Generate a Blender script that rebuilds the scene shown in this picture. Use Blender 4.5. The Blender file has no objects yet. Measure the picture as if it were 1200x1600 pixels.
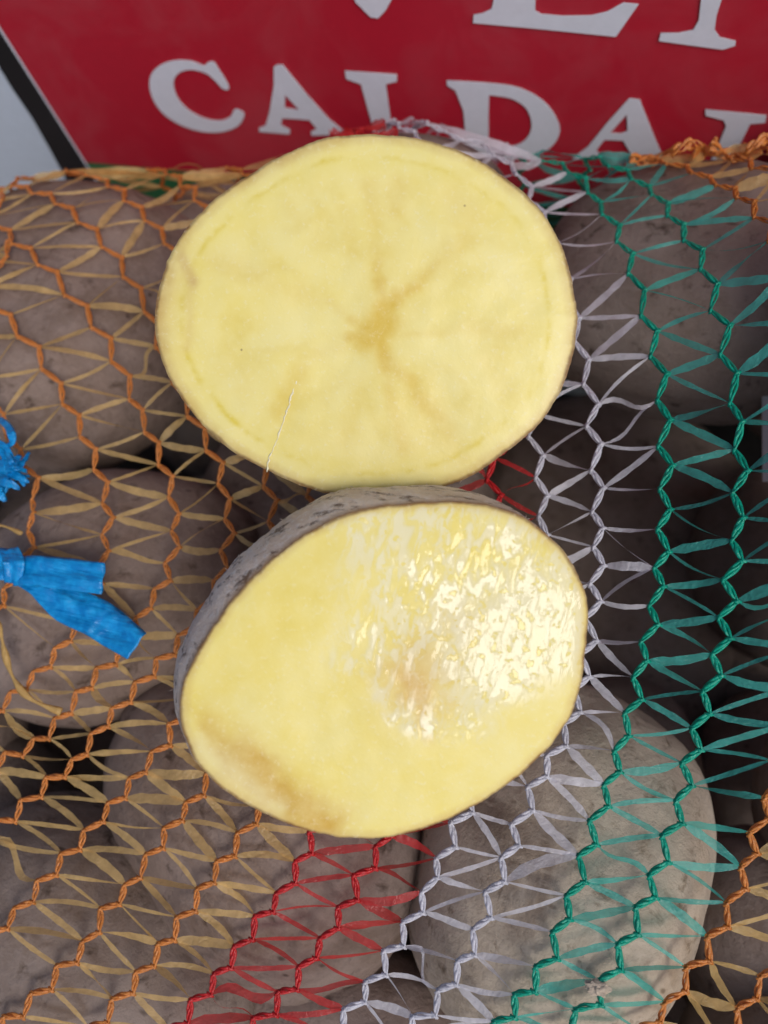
import bpy, bmesh, math, random
import numpy as np
from mathutils import Vector, Matrix, noise
from mathutils.bvhtree import BVHTree
random.seed(7); np.random.seed(7)
S = bpy.context.scene
COL = S.collection
R = math.radians

# ------------------------------------------------------------------ camera
F = 1155.0                                   # focal length in pixels of the 1200 x 1600 photograph
def nrm(v): v = np.array(v, float); return v/np.linalg.norm(v)
_n = nrm((135, 400, 1155)); _u = nrm((6580, 1116, -1155)); _u = nrm(_u-_n*_u.dot(_n))
ZW = -_n; XW = _u; YW = np.cross(ZW, XW)
def toworld(v): return np.array((v[0]*XW[0]+v[1]*XW[1]+v[2]*XW[2], v.dot(YW), v.dot(ZW)))
def ray(px, py): return toworld(nrm(((px-600)/F, (py-800)/F, 1.0)))
CAM = -0.215*ray(600, 800)
AX = [toworld(np.array(a, float)) for a in ((1,0,0),(0,1,0),(0,0,1))]     # image right, image down, forward in world
cd = bpy.data.cameras.new('camera'); cam = bpy.data.objects.new('camera', cd); COL.objects.link(cam)
m = Matrix.Identity(4)
for i in range(3):
    m[i][0] = AX[0][i]; m[i][1] = -AX[1][i]; m[i][2] = -AX[2][i]; m[i][3] = CAM[i]
cam.matrix_world = m
cd.sensor_fit = 'VERTICAL'; cd.sensor_height = 36.0; cd.lens = 36.0*F/1600
cd.clip_start = 0.01; cd.clip_end = 50
cd.dof.use_dof = True; cd.dof.focus_distance = 0.182; cd.dof.aperture_fstop = 9.5
S.camera = cam

# ------------------------------------------------------------------ light
SUN_DIR = nrm((0.475, -0.425, 0.77))           # towards the bright part of the sky, right and behind the viewer
el = math.asin(SUN_DIR[2]); az = math.atan2(SUN_DIR[0], SUN_DIR[1])
W = bpy.data.worlds.new('World'); S.world = W; W.use_nodes = True
nt = W.node_tree; sky = nt.nodes.new('ShaderNodeTexSky'); sky.sky_type = 'NISHITA'; sky.sun_disc = False
sky.sun_elevation = el; sky.sun_rotation = az; sky.dust_density = 4.0; sky.air_density = 1.0; sky.ozone_density = 1.0
bg = nt.nodes['Background']; bg.inputs['Strength'].default_value = 0.14
nt.links.new(sky.outputs[0], bg.inputs[0])
sl = bpy.data.lights.new('sun', 'SUN'); sl.energy = 1.5; sl.angle = R(20); sl.color = (1.0, 0.985, 0.96)
so = bpy.data.objects.new('sun', sl); COL.objects.link(so)
so.rotation_euler = Vector(SUN_DIR).to_track_quat('Z', 'Y').to_euler()
S.view_settings.view_transform = 'Standard'; S.view_settings.look = 'None'
S.view_settings.exposure = -0.48; S.view_settings.gamma = 1.0; S.view_settings.use_curve_mapping = False
S.cycles.max_bounces = 6; S.cycles.diffuse_bounces = 3; S.cycles.glossy_bounces = 3; S.cycles.transmission_bounces = 3; S.cycles.transparent_max_bounces = 10
S.render.resolution_x = 768; S.render.resolution_y = 1024

# ------------------------------------------------------------------ helpers
def at_z(px, py, z): d = ray(px, py); return CAM + d*((z-CAM[2])/d[2])
def at_r(px, py, r): return CAM + ray(px, py)*r
def depth_of(p): return float((p-CAM).dot(AX[2]))
def pix(p):
    v = np.array(p)-CAM; d = v.dot(AX[2]); return 600+F*v.dot(AX[0])/d, 800+F*v.dot(AX[1])/d
def mesh_obj(name, verts, faces, mat, parent=None, smooth=True):
    me = bpy.data.meshes.new(name); me.from_pydata([tuple(map(float, v)) for v in verts], [], faces)
    if smooth: me.polygons.foreach_set('use_smooth', [True]*len(me.polygons))
    me.update(); o = bpy.data.objects.new(name, me); COL.objects.link(o)
    if mat: me.materials.append(mat)
    if parent: o.parent = parent
    return o
def empty(name, loc=(0,0,0)):
    o = bpy.data.objects.new(name, None); COL.objects.link(o); o.location = [float(c) for c in loc]; o.empty_display_size = 0.01; return o
def adopt(o, parent):                         # parent a mesh whose vertices are already in world space
    o.parent = parent; o.matrix_parent_inverse = Matrix.Translation(parent.location).inverted(); return o
def tag(o, label, cat, group=None, kind=None):
    if label: o['label'] = label
    if cat: o['category'] = cat
    if group: o['group'] = group
    if kind: o['kind'] = kind
    return o
def catmull(P, n, closed=False):
    P = np.array(P, float); N = len(P); out = []
    segs = N if closed else N-1
    for i in range(segs):
        g = (lambda k: P[k % N]) if closed else (lambda k: P[min(max(k,0),N-1)])
        p0,p1,p2,p3 = g(i-1),g(i),g(i+1),g(i+2)
        for t in np.arange(n)/n:
            out.append(0.5*((2*p1)+(p2-p0)*t+(2*p0-5*p1+4*p2-p3)*t*t+(3*p1-p0-3*p2+p3)*t**3))
    if not closed: out.append(P[-1])
    return np.array(out)
def resample(P, step=None, n=None, closed=False):
    Q = np.vstack([P, P[:1]]) if closed else np.array(P)
    s = np.concatenate([[0], np.cumsum(np.linalg.norm(np.diff(Q, axis=0), axis=1))])
    if n is None: n = max(2, int(round(s[-1]/step))+1)
    t = np.linspace(0, s[-1], n, endpoint=not closed)
    return np.stack([np.interp(t, s, Q[:,k]) for k in range(Q.shape[1])], 1)

# ------------------------------------------------------------------ materials
def mat(name):
    M = bpy.data.materials.new(name); M.use_nodes = True; return M, M.node_tree.nodes, M.node_tree.links, M.node_tree.nodes['Principled BSDF']
def node(N, t, **k):
    n = N.new(t)
    for a, b in k.items(): setattr(n, a, b)
    return n
def tex_noise(N, L, vec, scale, detail=4, rough=0.55, dist=0.0):
    n = N.new('ShaderNodeTexNoise'); n.inputs['Scale'].default_value = scale; n.inputs['Detail'].default_value = detail
    n.inputs['Roughness'].default_value = rough; n.inputs['Distortion'].default_value = dist
    if vec is not None: L.new(vec, n.inputs['Vector'])
    return n
def ramp(N, L, fac, stops):
    r = N.new('ShaderNodeValToRGB'); e = r.color_ramp.elements
    while len(e) < len(stops): e.new(0.5)
    for i, (p, c) in enumerate(stops): e[i].position = p; e[i].color = (*c, 1) if len(c) == 3 else c
    L.new(fac, r.inputs[0]); return r
def mixc(N, L, fac, a, b, mode='MIX'):
    x = N.new('ShaderNodeMix'); x.data_type = 'RGBA'; x.blend_type = mode
    for s, v in ((0, fac), (6, a), (7, b)):
        if hasattr(v, 'is_output'): L.new(v, x.inputs[s])
        else: x.inputs[s].default_value = v if s == 0 else (*v, 1)
    return x.outputs[2]
def math_(N, L, op, a, b=None, clamp=False):
    x = N.new('ShaderNodeMath'); x.operation = op; x.use_clamp = clamp
    for s, v in ((0, a), (1, b)):
        if v is None: continue
        if hasattr(v, 'is_output'): L.new(v, x.inputs[s])
        else: x.inputs[s].default_value = v
    return x.outputs[0]
def bump(N, L, h, strength, dist, prev=None):
    b = N.new('ShaderNodeBump'); b.inputs['Distance'].default_value = dist
    if hasattr(strength, 'is_output'): L.new(strength, b.inputs['Strength'])
    else: b.inputs['Strength'].default_value = strength
    L.new(h, b.inputs['Height'])
    if prev: L.new(prev, b.inputs['Normal'])
    return b.outputs[0]

def skin_material(name, base, dark, pale, pale_amt=0.5, seed=0.0):
    M, N, L, B = mat(name)
    tc = N.new('ShaderNodeTexCoord'); mp = N.new('ShaderNodeMapping'); mp.inputs['Location'].default_value = (seed, seed*0.7, seed*1.3)
    L.new(tc.outputs['Object'], mp.inputs[0]); v = mp.outputs[0]
    big = tex_noise(N, L, v, 38, 5, 0.6); fine = tex_noise(N, L, v, 420, 6, 0.7); mid = tex_noise(N, L, v, 130, 5, 0.65, 0.4)
    c = mixc(N, L, ramp(N, L, big.outputs[0], [(0.35,(0,0,0)),(0.68,(1,1,1))]).outputs[0], base, pale)
    dust = math_(N, L, 'MULTIPLY', ramp(N, L, fine.outputs[0], [(0.42,(0,0,0)),(0.62,(1,1,1))]).outputs[0], pale_amt)
    c = mixc(N, L, dust, c, pale)
    c = mixc(N, L, ramp(N, L, mid.outputs[0], [(0.27,(1,1,1)),(0.42,(0,0,0))]).outputs[0], c, dark)
    so_ = tex_noise(N, L, v, 24, 7, 0.7, 0.8)
    c = mixc(N, L, math_(N, L, 'MULTIPLY', ramp(N, L, so_.outputs[0], [(0.54,(0,0,0)),(0.66,(1,1,1))]).outputs[0], 0.6), c, (0.15,0.10,0.07))
    sm = N.new('ShaderNodeMapping'); sm.inputs['Scale'].default_value = (0.25,1.5,0.8); sm.inputs['Rotation'].default_value = (0.2,0.4,1.1); L.new(v, sm.inputs[0])
    sc = tex_noise(N, L, sm.outputs[0], 260, 4, 0.6)
    c = mixc(N, L, math_(N, L, 'MULTIPLY', ramp(N, L, sc.outputs[0], [(0.60,(0,0,0)),(0.68,(1,1,1))]).outputs[0], 0.5), c, pale)
    vo = N.new('ShaderNodeTexVoronoi'); vo.inputs['Scale'].default_value = 120; pm = N.new('ShaderNodeMapping'); pm.inputs['Scale'].default_value = (0.45,1.2,1.0); pm.inputs['Rotation'].default_value = (0.3,0.2,0.6); L.new(v, pm.inputs[0]); L.new(pm.outputs[0], vo.inputs['Vector'])
    pit = ramp(N, L, vo.outputs['Distance'], [(0.05,(1,1,1)),(0.12,(0,0,0))]).outputs[0]
    c = mixc(N, L, math_(N, L, 'MULTIPLY', pit, 0.75), c, dark)
    L.new(c, B.inputs['Base Color']); B.inputs['Roughness'].default_value = 0.85; B.inputs['Specular IOR Level'].default_value = 0.25
    nb = bump(N, L, mid.outputs[0], 0.45, 0.0011); nb = bump(N, L, pit, -0.3, 0.0005, nb); nb = bump(N, L, fine.outputs[0], 0.9, 0.0008, nb)
    L.new(nb, B.inputs['Normal']); return M
SK_LAV = skin_material('potato_skin_lavender', (0.195,0.142,0.12), (0.07,0.045,0.034), (0.31,0.24,0.21), 0.5, 0.1)
SK_BRN = skin_material('potato_skin_brown', (0.19,0.14,0.115), (0.06,0.04,0.03), (0.28,0.225,0.20), 0.4, 0.5)
SK_BEI = skin_material('potato_skin_beige', (0.42,0.345,0.265), (0.16,0.115,0.075), (0.55,0.465,0.375), 0.6, 0.9)

def tape_material(name, col, opaque, rough=0.32, vary=0.25):
    M, N, L, B = mat(name)
    tc = N.new('ShaderNodeTexCoord'); oi = N.new('ShaderNodeObjectInfo')
    st = tex_noise(N, L, tc.outputs['Object'], 900, 3, 0.6)
    blot = tex_noise(N, L, tc.outputs['Object'], 220, 3, 0.6)
    hsv = N.new('ShaderNodeHueSaturation'); hsv.inputs['Color'].default_value = (*col, 1)
    val = math_(N, L, 'ADD', math_(N, L, 'MULTIPLY', blot.outputs[0], vary*2), 1.0-vary)
    L.new(val, hsv.inputs['Value']); L.new(hsv.outputs[0], B.inputs['Base Color'])
    B.inputs['Roughness'].default_value = rough; B.inputs['Specular IOR Level'].default_value = 0.75
    L.new(bump(N, L, st.outputs[0], 0.9, 0.0006), B.inputs['Normal'])
    tr = N.new('ShaderNodeBsdfTranslucent'); L.new(hsv.outputs[0], tr.inputs[0])
    mx = N.new('ShaderNodeMixShader'); mx.inputs[0].default_value = 0.35; L.new(B.outputs[0], mx.inputs[1]); L.new(tr.outputs[0], mx.inputs[2])
    tp = N.new('ShaderNodeBsdfTransparent'); tp.inputs[0].default_value = (*[min(1, 0.45+0.6*c) for c in col], 1)
    m2 = N.new('ShaderNodeMixShader')
    L.new(math_(N, L, 'ADD', math_(N, L, 'MULTIPLY', blot.outputs[0], 0.3), opaque-0.15, True), m2.inputs[0])
    L.new(tp.outputs[0], m2.inputs[1]); L.new(mx.outputs[0], m2.inputs[2])
    L.new(m2.outputs[0], N['Material Output'].inputs[0]); return M
CHAIN = {k: tape_material(k+'_chain', c, 0.97, 0.28) for k, c in dict(orange=(0.82,0.32,0.07), red=(0.72,0.025,0.03), white=(0.80,0.80,0.88), green=(0.0,0.50,0.34)).items()}
TAPE = {k: tape_material(k+'_tape', c, o, 0.14) for k, (c, o) in dict(orange=((0.95,0.66,0.27),0.52), red=((0.72,0.05,0.05),0.62), white=((0.86,0.86,0.95),0.66), green=((0.10,0.66,0.58),0.52)).items()}

# ------------------------------------------------------------------ whole potatoes in the sack
def potato_mesh(name, semi, seed, M, sub=5):
    bm = bmesh.new(); bmesh.ops.create_icosphere(bm, subdivisions=sub, radius=1.0)
    off = Vector((seed*3.1, seed*1.7, seed*2.3))
    for v in bm.verts:
        p = v.co.copy(); n = p.normalized()
        k = 1 + 0.10*noise.noise(p*0.9+off) + 0.035*noise.noise(p*2.4+off) + 0.012*noise.noise(p*6+off) + 0.005*noise.noise(p*16+off)
        sup = (abs(n.x)**2.5+abs(n.y)**2.5+abs(n.z)**2.5)**(-1/2.5)
        q = n*(sup*0.55+0.45)*k
        v.co = (q.x*semi[0], q.y*semi[1], q.z*semi[2])
    me = bpy.data.meshes.new(name); bm.to_mesh(me); bm.free()
    me.polygons.foreach_set('use_smooth', [True]*len(me.polygons)); me.materials.append(M); return me
POT = []
def potato(px, py, z, rx, ry, h, ang, M, seed, label, sub=5):
    c = at_z(px, py, z); d = depth_of(c); semi = (rx*d/F, ry*d/F, h)
    o = bpy.data.objects.new('potato', potato_mesh('potato', semi, seed, M, sub)); COL.objects.link(o)
    ax = Vector((AX[0][0], AX[0][1], 0)).normalized(); base = math.atan2(ax.y, ax.x)
    o.location = Vector([float(x) for x in c]); o.rotation_euler = (0.15*math.sin(seed*5), 0.15*math.cos(seed*3), base-R(ang))
    tag(o, label, 'potato', 'potatoes inside the net sack'); POT.append(o); return o
GR = 'potatoes inside the net sack'
potato(105,520,-0.036, 235,255,0.043, 20, SK_LAV, 1, 'large lavender grey potato under orange net at upper left, left of the upper potato half')
potato(190,930,-0.047, 215,190,0.038, -20, SK_LAV, 2, 'lavender grey potato under orange net beneath the blue tie')
potato(410,1265,-0.052, 270,215,0.040, 38, SK_LAV, 3, 'pale lavender grey potato under orange net partly hidden below the lower half')
potato(165,1480,-0.055, 265,195,0.040, 30, SK_BRN, 4, 'brown potato under orange net in the lower left corner')
potato(15,1265,-0.080, 130,95,0.028, 60, SK_BRN, 5, 'dark brown potato deep in the gap at the left edge')
potato(868,1352,-0.047, 205,280,0.043, 22, SK_BEI, 6, 'big beige grey potato under white and green net at bottom right')
potato(1075,460,-0.040, 225,205,0.040, 15, SK_BRN, 7, 'grey brown potato under green net at upper right')
potato(640,400,-0.034, 190,170,0.040, 0, SK_BRN, 8, 'potato behind the upper potato half under white net')
potato(1215,1510,-0.085, 150,210,0.035, -20, SK_BRN, 9, 'shaded brown potato beneath orange net at right bottom edge')
potato(560,1590,-0.070, 190,110,0.030, 10, SK_LAV, 10, 'lavender potato under red net at the bottom edge')
potato(960,870,-0.185, 230,280,0.035, 10, SK_BRN, 11, 'dark shaded potato deep in the gap right of the halves')
potato(1230,960,-0.185, 200,260,0.035, -10, SK_BRN, 12, 'dark shaded potato deep under green net at the right edge')
potato(540,800,-0.085, 230,200,0.035, 0, SK_BRN, 13, 'dark potato in the shadow between the two halves')
potato(350,430,-0.080, 150,140,0.035, 0, SK_BRN, 14, 'dark potato under orange net behind the upper half, top left')

potato(590,590,-0.026, 190,170,0.040, 0, SK_LAV, 15, 'potato hidden under the upper half, carrying it')
potato(640,1050,-0.041, 190,180,0.038, 30, SK_LAV, 16, 'potato hidden under the lower half, carrying it')
# ------------------------------------------------------------------ drape of the net: a membrane stretched over the potatoes
X0, X1, Y0, Y1, HS = -0.27, 0.27, -0.20, 0.26, 0.003
gx = np.arange(X0, X1, HS); gy = np.arange(Y0, Y1, HS)
for px, py, z, sd in ((1390,560,-0.035,21),(1420,900,-0.045,22),(1560,500,0.030,31),(1600,820,0.030,32),(1420,330,-0.02,33),(1400,1240,-0.060,23),(1300,1720,-0.065,24),(960,1780,-0.065,25),(600,1790,-0.065,26),(200,1790,-0.065,27),(-190,1500,-0.065,28),(-210,1130,-0.060,29),(-220,760,-0.060,30)):  # unseen potatoes added outside the view to block light from the sides
    potato(px, py, z, 225, 190, 0.040, sd*37, (SK_BRN, SK_LAV)[sd%2], sd, 'added unseen potato just beyond the picture edge, blocking side light', 4)
k_ = 40
for py in range(260, 1900, 330):  # lower layer added to keep side light out of the gaps
    for px in range(-250, 1700, 300):
        if 800 < px < 1180 and 560 < py < 1100: continue
        k_ += 1
        potato(px+40*math.sin(k_*3.3), py+40*math.cos(k_*2.1), -0.150, 185, 160, 0.036, k_*53, (SK_BRN, SK_LAV)[k_%2], k_, 'potato of the lower layer added to block side light, barely seen between the upper ones', 3)
obs = np.full((len(gy), len(gx)), -0.12)
for o in POT:
    me = o.data; n = len(me.vertices); co = np.empty(n*3); me.vertices.foreach_get('co', co); co = co.reshape(-1,3)
    mw = np.array((Matrix.Translation(o.location) @ o.rotation_euler.to_matrix().to_4x4())); p = co@mw[:3,:3].T+mw[:3,3]
    ix = np.round((p[:,0]-X0)/HS).astype(int); iy = np.round((p[:,1]-Y0)/HS).astype(int)
    ok = (ix>=0)&(ix<len(gx))&(iy>=0)&(iy<len(gy))
    np.maximum.at(obs, (iy[ok], ix[ok]), p[ok,2]+0.003)
cr = np.array([at_z(a, b, z)[:2] for a, b, z in ((-250,330,-0.02),(0,300,-0.015),(180,268,-0.012),(400,262,-0.012),(540,205,-0.01),(640,190,-0.008),(850,240,-0.012),(1000,244,-0.012),(1200,232,-0.012),(1450,240,-0.02))])
back = gy[:,None] > np.interp(gx, cr[:,0], cr[:,1])[None,:]+0.010
obs[back & (obs < -0.05)] = -0.14
seam = np.array([at_z(a, b, z) for a, b, z in ((230,266,-0.014),(400,262,-0.014),(540,205,-0.010),(640,190,-0.008),(850,243,-0.012),(1000,246,-0.010),(1200,232,-0.010),(1450,240,-0.012))])
for j in range(len(gy)):
    ys = np.interp(gx, seam[:,0], seam[:,1]); zs_ = np.interp(gx, seam[:,0], seam[:,2], left=-0.2)
    k = np.abs(gy[j]-ys) < 0.0032; obs[j,k] = np.maximum(obs[j,k], zs_[k])
h = np.maximum(obs, -0.02); h[0,:]=h[-1,:]=-0.10; h[:,0]=h[:,-1]=-0.10
for it in range(900):
    a = h.copy(); a[1:-1,1:-1] = 0.25*(h[:-2,1:-1]+h[2:,1:-1]+h[1:-1,:-2]+h[1:-1,2:]) - 0.00000
    h = np.maximum(a, obs); h[0,:]=h[-1,:]=-0.10; h[back] = np.maximum(obs[back], -0.11)
for it in range(4):
    h[1:-1,1:-1] = 0.2*(h[:-2,1:-1]+h[2:,1:-1]+h[1:-1,:-2]+h[1:-1,2:]+h[1:-1,1:-1])
h = np.maximum(h, obs)
def hz(x, y):
    fx = min(max((x-X0)/HS, 0), len(gx)-1.001); fy = min(max((y-Y0)/HS, 0), len(gy)-1.001)
    i, j = int(fx), int(fy); a, b = fx-i, fy-j
    return (h[j,i]*(1-a)+h[j,i+1]*a)*(1-b)+(h[j+1,i]*(1-a)+h[j+1,i+1]*a)*b
nx, ny = len(gx), len(gy)
vs = [(gx[i], gy[j], h[j,i]) for j in range(ny) for i in range(nx)]
fs = [(j*nx+i, j*nx+i+1, (j+1)*nx+i+1, (j+1)*nx+i) for j in range(ny-1) for i in range(nx-1)]
BVH = BVHTree.FromPolygons([tuple(map(float,v)) for v in vs], fs)
def on_net(px, py):
    loc, nn, i, d = BVH.ray_cast(Vector([float(c) for c in CAM]), Vector([float(c) for c in ray(px, py)]), 1.0)
    return np.array(loc) if loc is not None else None

# ------------------------------------------------------------------ ground under the sack
M, N, L, B = mat('ground_dark')
tc = N.new('ShaderNodeTexCoord'); nn = tex_noise(N, L, tc.outputs['Object'], 60, 6)
L.new(ramp(N, L, nn.outputs[0], [(0.3,(0.02,0.016,0.013)),(0.7,(0.05,0.04,0.035))]).outputs[0], B.inputs['Base Color']); B.inputs['Roughness'].default_value = 0.9
g = mesh_obj('ground', [(-3,-3,-0.24),(3,-3,-0.24),(3,3,-0.24),(-3,3,-0.24)], [(0,1,2,3)], M, smooth=False); g['kind'] = 'structure'

# ------------------------------------------------------------------ the printed red board behind the sack
YB = float(at_r(600, 150, 0.335)[1])
def on_board(px, py, dy=0.0): d = ray(px, py); return CAM + d*((YB-dy-CAM[1])/d[1])
def board_xz(px, py): p = on_board(px, py); return p[0], p[2]
def print_material(name, col, rough=0.35, grime=0.15, scale=25):
    M, N, L, B = mat(name); tc = N.new('ShaderNodeTexCoord')
    a = tex_noise(N, L, tc.outputs['Object'], scale, 5, 0.6, 0.5); b = tex_noise(N, L, tc.outputs['Object'], 300, 4, 0.7)
    c = mixc(N, L, math_(N, L, 'MULTIPLY', ramp(N, L, a.outputs[0], [(0.45,(0,0,0)),(0.75,(1,1,1))]).outputs[0], grime), col, (0.45,0.40,0.42))
    c = mixc(N, L, math_(N, L, 'MULTIPLY', b.outputs[0], 0.15), c, (0.02,0.01,0.01))
    L.new(c, B.inputs['Base Color']); L.new(math_(N, L, 'ADD', math_(N, L, 'MULTIPLY', a.outputs[0], 0.25), rough-0.12), B.inputs['Roughness'])
    L.new(bump(N, L, a.outputs[0], 0.15, 0.002), B.inputs['Normal']); return M
RED = print_material('print_red', (0.55,0.016,0.04), 0.4, 0.10)
WHT = print_material('print_white', (0.84,0.87,0.98), 0.4, 0.12)
BLK = print_material('print_black', (0.012,0.012,0.014), 0.4, 0.02)
GRN = print_material('print_green', (0.03,0.16,0.06), 0.4, 0.05)
PAL = print_material('print_pale_blue', (0.70,0.79,0.92), 0.4, 0.05)
SHD = print_material('print_maroon', (0.20,0.007,0.018), 0.4, 0.03)
bx0, bz0 = board_xz(120, 262); bx0 = float(bx0)
board = empty('printed_board', (float(board_xz(600,250)[0]), YB, -0.238))
tag(board, 'red printed board with large white lettering standing behind the sack', 'board')
def slab(name, x0, x1, z0, z1, y, th, M):
    v = [(x0,y,z0),(x1,y,z0),(x1,y,z1),(x0,y,z1),(x0,y+th,z0),(x1,y+th,z0),(x1,y+th,z1),(x0,y+th,z1)]
    f = [(0,1,2,3),(5,4,7,6),(4,0,3,7),(1,5,6,2),(3,2,6,7),(4,5,1,0)]
    return adopt(mesh_obj(name, v, f, M, smooth=False), board)
zb = float(board_xz(200,258)[1]); zt = 0.14
xl = float(board_xz(70,150)[0])
slab('panel', -0.42, 0.42, -0.237, zt, YB, 0.004, PAL)
slab('red_field', xl, 0.40, zb, zt-0.002, YB-0.0006, 0.0005, RED)
slab('green_stripe', xl, 0.40, zb-0.03, zb-0.0002, YB-0.0006, 0.0005, GRN)
slab('white_line', xl-0.0012, xl-0.0001, -0.237, zt-0.002, YB-0.0006, 0.0005, WHT)
def flat_shape(name, outlines, M, dy, parent, th=0.0002):
    cu = bpy.data.curves.new(name, 'CURVE'); cu.dimensions = '2D'; cu.fill_mode = 'BOTH'; cu.extrude = th/2
    for ol in outlines:
        s = cu.splines.new('POLY'); s.points.add(len(ol)-1); s.use_cyclic_u = True
        for i, (a, b) in enumerate(ol): s.points[i].co = (a, b, 0, 1)
    t = bpy.data.objects.new(name, cu); COL.objects.link(t)
    dg = bpy.context.evaluated_depsgraph_get(); me = bpy.data.meshes.new_from_object(t.evaluated_get(dg))
    bpy.data.objects.remove(t); me.name = name; me.materials.clear(); me.materials.append(M)
    n = len(me.vertices); co = np.empty(n*3); me.vertices.foreach_get('co', co); co = co.reshape(-1,3)
    new = np.stack([co[:,0], YB-dy-co[:,2], co[:,1]], 1); me.vertices.foreach_set('co', new.ravel()); me.update()
    o = bpy.data.objects.new(name, me); COL.objects.link(o); return adopt(o, parent)
def shape_px(name, outl, M, dy, shift=(0,0)):
    return flat_shape(name, [[board_xz(p[0]+shift[0], p[1]+shift[1]) for p in ol] for ol in outl], M, dy, board)
z1 = lambda P: [(a/2, b/2) for a, b in P]
z2 = lambda P: [(600+a/2, b/2) for a, b in P]
# black band: its left edge bulges (a rounded pale panel beside it)
bk = [(-80,-85),(-60,-40),(-30,35),(0,105),(20,138),(50,182),(80,235),(104,280),(118,330),(180,345),(146,285),(60,140),(-3,34),(-60,-62)]
xa = float(xl-0.0013)
P = [board_xz(*p) for p in bk[:9]]
flat_shape('black_band', [[(float(a), float(b)) for a, b in P]+[(xa, float(P[-1][1])), (xa, float(P[0][1]))]], BLK, 0.0004, board)
Cc = z1([(655,187),(672,188),(690,215),(716,258),(714,274),(695,268),(672,243),(645,222),(600,211),(562,221),(545,250),(556,296),(590,336),(640,363),(690,371),(722,358),(735,336),(752,338),(766,352),(747,386),(700,405),(640,406),(570,386),(510,346),(476,292),(471,237),(498,201),(545,183),(600,184),(638,198)])
A1 = [z1([(858,202),(870,195),(886,196),(960,287),(1030,365),(1078,405),(1080,414),(975,417),(974,404),(992,396),(968,368),(884,363),(880,384),(908,398),(907,413),(812,405),(812,393),(832,386),(845,340),(858,260)]), z1([(893,290),(892,331),(937,336)])]
LL = [[(540,107),(621,113),(621,124),(604,128),(612,190),(616,222),(650,224),(668,205),(664,238),(585,233),(588,224),(582,190),(565,128),(542,120)]]
DD = [z2([(198,244),(250,247)]+[tuple(q) for q in catmull([(300,250),(400,261),(470,288),(520,330),(550,388),(540,432),(505,466),(455,486),(380,492)],5)]+[(225,482),(228,468),(250,458),(257,430),(250,340),(225,276),(199,260)]), z2([(330,290),(328,360),(328,440)]+[tuple(q) for q in catmull([(360,450),(410,448),(448,425),(463,382),(446,332),(402,302),(350,292)],5)])]
A2 = [z2([(768,300),(800,304),(822,360),(850,430),(872,480),(880,492),(760,492),(775,478),(748,432),(690,430),(665,462),(685,488),(590,492),(600,480),(640,450),(700,375)]), z2([(760,350),(708,408),(742,410),(762,402)])]
I1 = [z2([(1005,334),(1196,353),(1192,376),(1145,380),(1115,440),(1090,500),(1120,520),(1000,515),(1020,500),(1048,440),(1070,386),(1062,368),(1006,354)])]
VV = [[(530,-60),(557,0),(580,23),(592,25),(604,12),(616,-10),(640,-60)]]
EE = [z2([(345,-120),(345,-10),(338,20),(310,34),(282,38),(280,64),(500,84),(726,107),(797,5),(750,0),(700,28),(650,40),(560,42),(492,36),(474,25),(476,-120)])]
I2 = [z2([(1000,-120),(992,-10),(985,55),(968,85),(920,95),(866,95),(860,120),(960,134),(1060,147),(1098,135),(1100,120),(1050,108),(1034,85),(1040,40),(1056,-10),(1070,-120)])]
for ol, cm in ((([catmull(Cc, 4, True)]), 1), (A1,0), (LL,0), (DD,0), (A2,0), (I1,0), (VV,0), (EE,0), (I2,0)):
    shape_px('letter', ol, WHT, 0.0011)

# ------------------------------------------------------------------ the net sack
NET = empty('net_sack', (0, 0, -0.239)); tag(NET, 'orange net potato sack with red, white and green stripes', 'net sack')
H = {}
H['f'] = ('orange', [(-30,560),(-12,610),(8,662),(27,700),(49,734),(58,771),(52,801),(55,832),(45,864),(25,900),(10,935),(-20,965)])
H['e'] = ('orange', [(-45,440),(-5,482),(22,512),(54,539),(78,586),(112,640),(132,672),(150,715),(162,755),(172,797),(171,830),(166,865),(150,930),(125,980),(88,1023),(40,1073),(0,1108),(-40,1140)])
H['d'] = ('orange', [(-40,335),(0,356),(24,376),(57,405),(100,448),(140,495),(178,552),(203,605),(230,665),(254,718),(271,778),(276,830),(272,870),(250,925),(218,970),(182,1027),(142,1067),(103,1117),(60,1158),(15,1182),(-30,1215)])
H['c'] = ('orange', [(0,285),(41,296),(84,314),(130,350),(186,410),(223,466),(262,560),(310,665),(341,725),(356,790),(358,850),(345,905),(312,965),(277,1010),(228,1060),(192,1100),(157,1142),(122,1190),(78,1222),(35,1265),(-20,1305)])
H['b'] = ('orange', [(80,268),(131,276),(165,287),(198,311),(236,351),(268,388),(310,480),(370,620),(416,741),(429,810),(420,890),(380,980),(330,1065),(268,1145),(219,1210),(180,1255),(138,1302),(98,1347),(61,1388),(21,1432),(-30,1480)])
H['a'] = ('orange', [(190,262),(244,266),(281,284),(313,320),(380,450),(450,620),(488,760),(497,850),(470,960),(420,1060),(365,1150),(316,1234),(280,1280),(242,1332),(207,1378),(168,1424),(131,1478),(93,1520),(56,1562),(15,1595),(-20,1625)])
H['z'] = ('orange', [(330,255),(400,290),(470,420),(540,600),(575,780),(575,900),(540,1010),(480,1140),(405,1270),(375,1315),(344,1352),(308,1405),(271,1458),(231,1508),(200,1548),(163,1588),(130,1630)])
H['r1'] = ('red', [(470,222),(530,300),(590,450),(650,620),(690,780),(690,900),(650,1040),(580,1180),(495,1305),(467,1352),(440,1398),(400,1445),(363,1493),(328,1542),(290,1585),(255,1630)])
H['r2'] = ('red', [(555,198),(600,260),(660,420),(720,580),(765,720),(775,860),(745,1000),(690,1140),(605,1310),(570,1365),(535,1425),(496,1482),(463,1525),(430,1570),(390,1610),(370,1635)])
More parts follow.
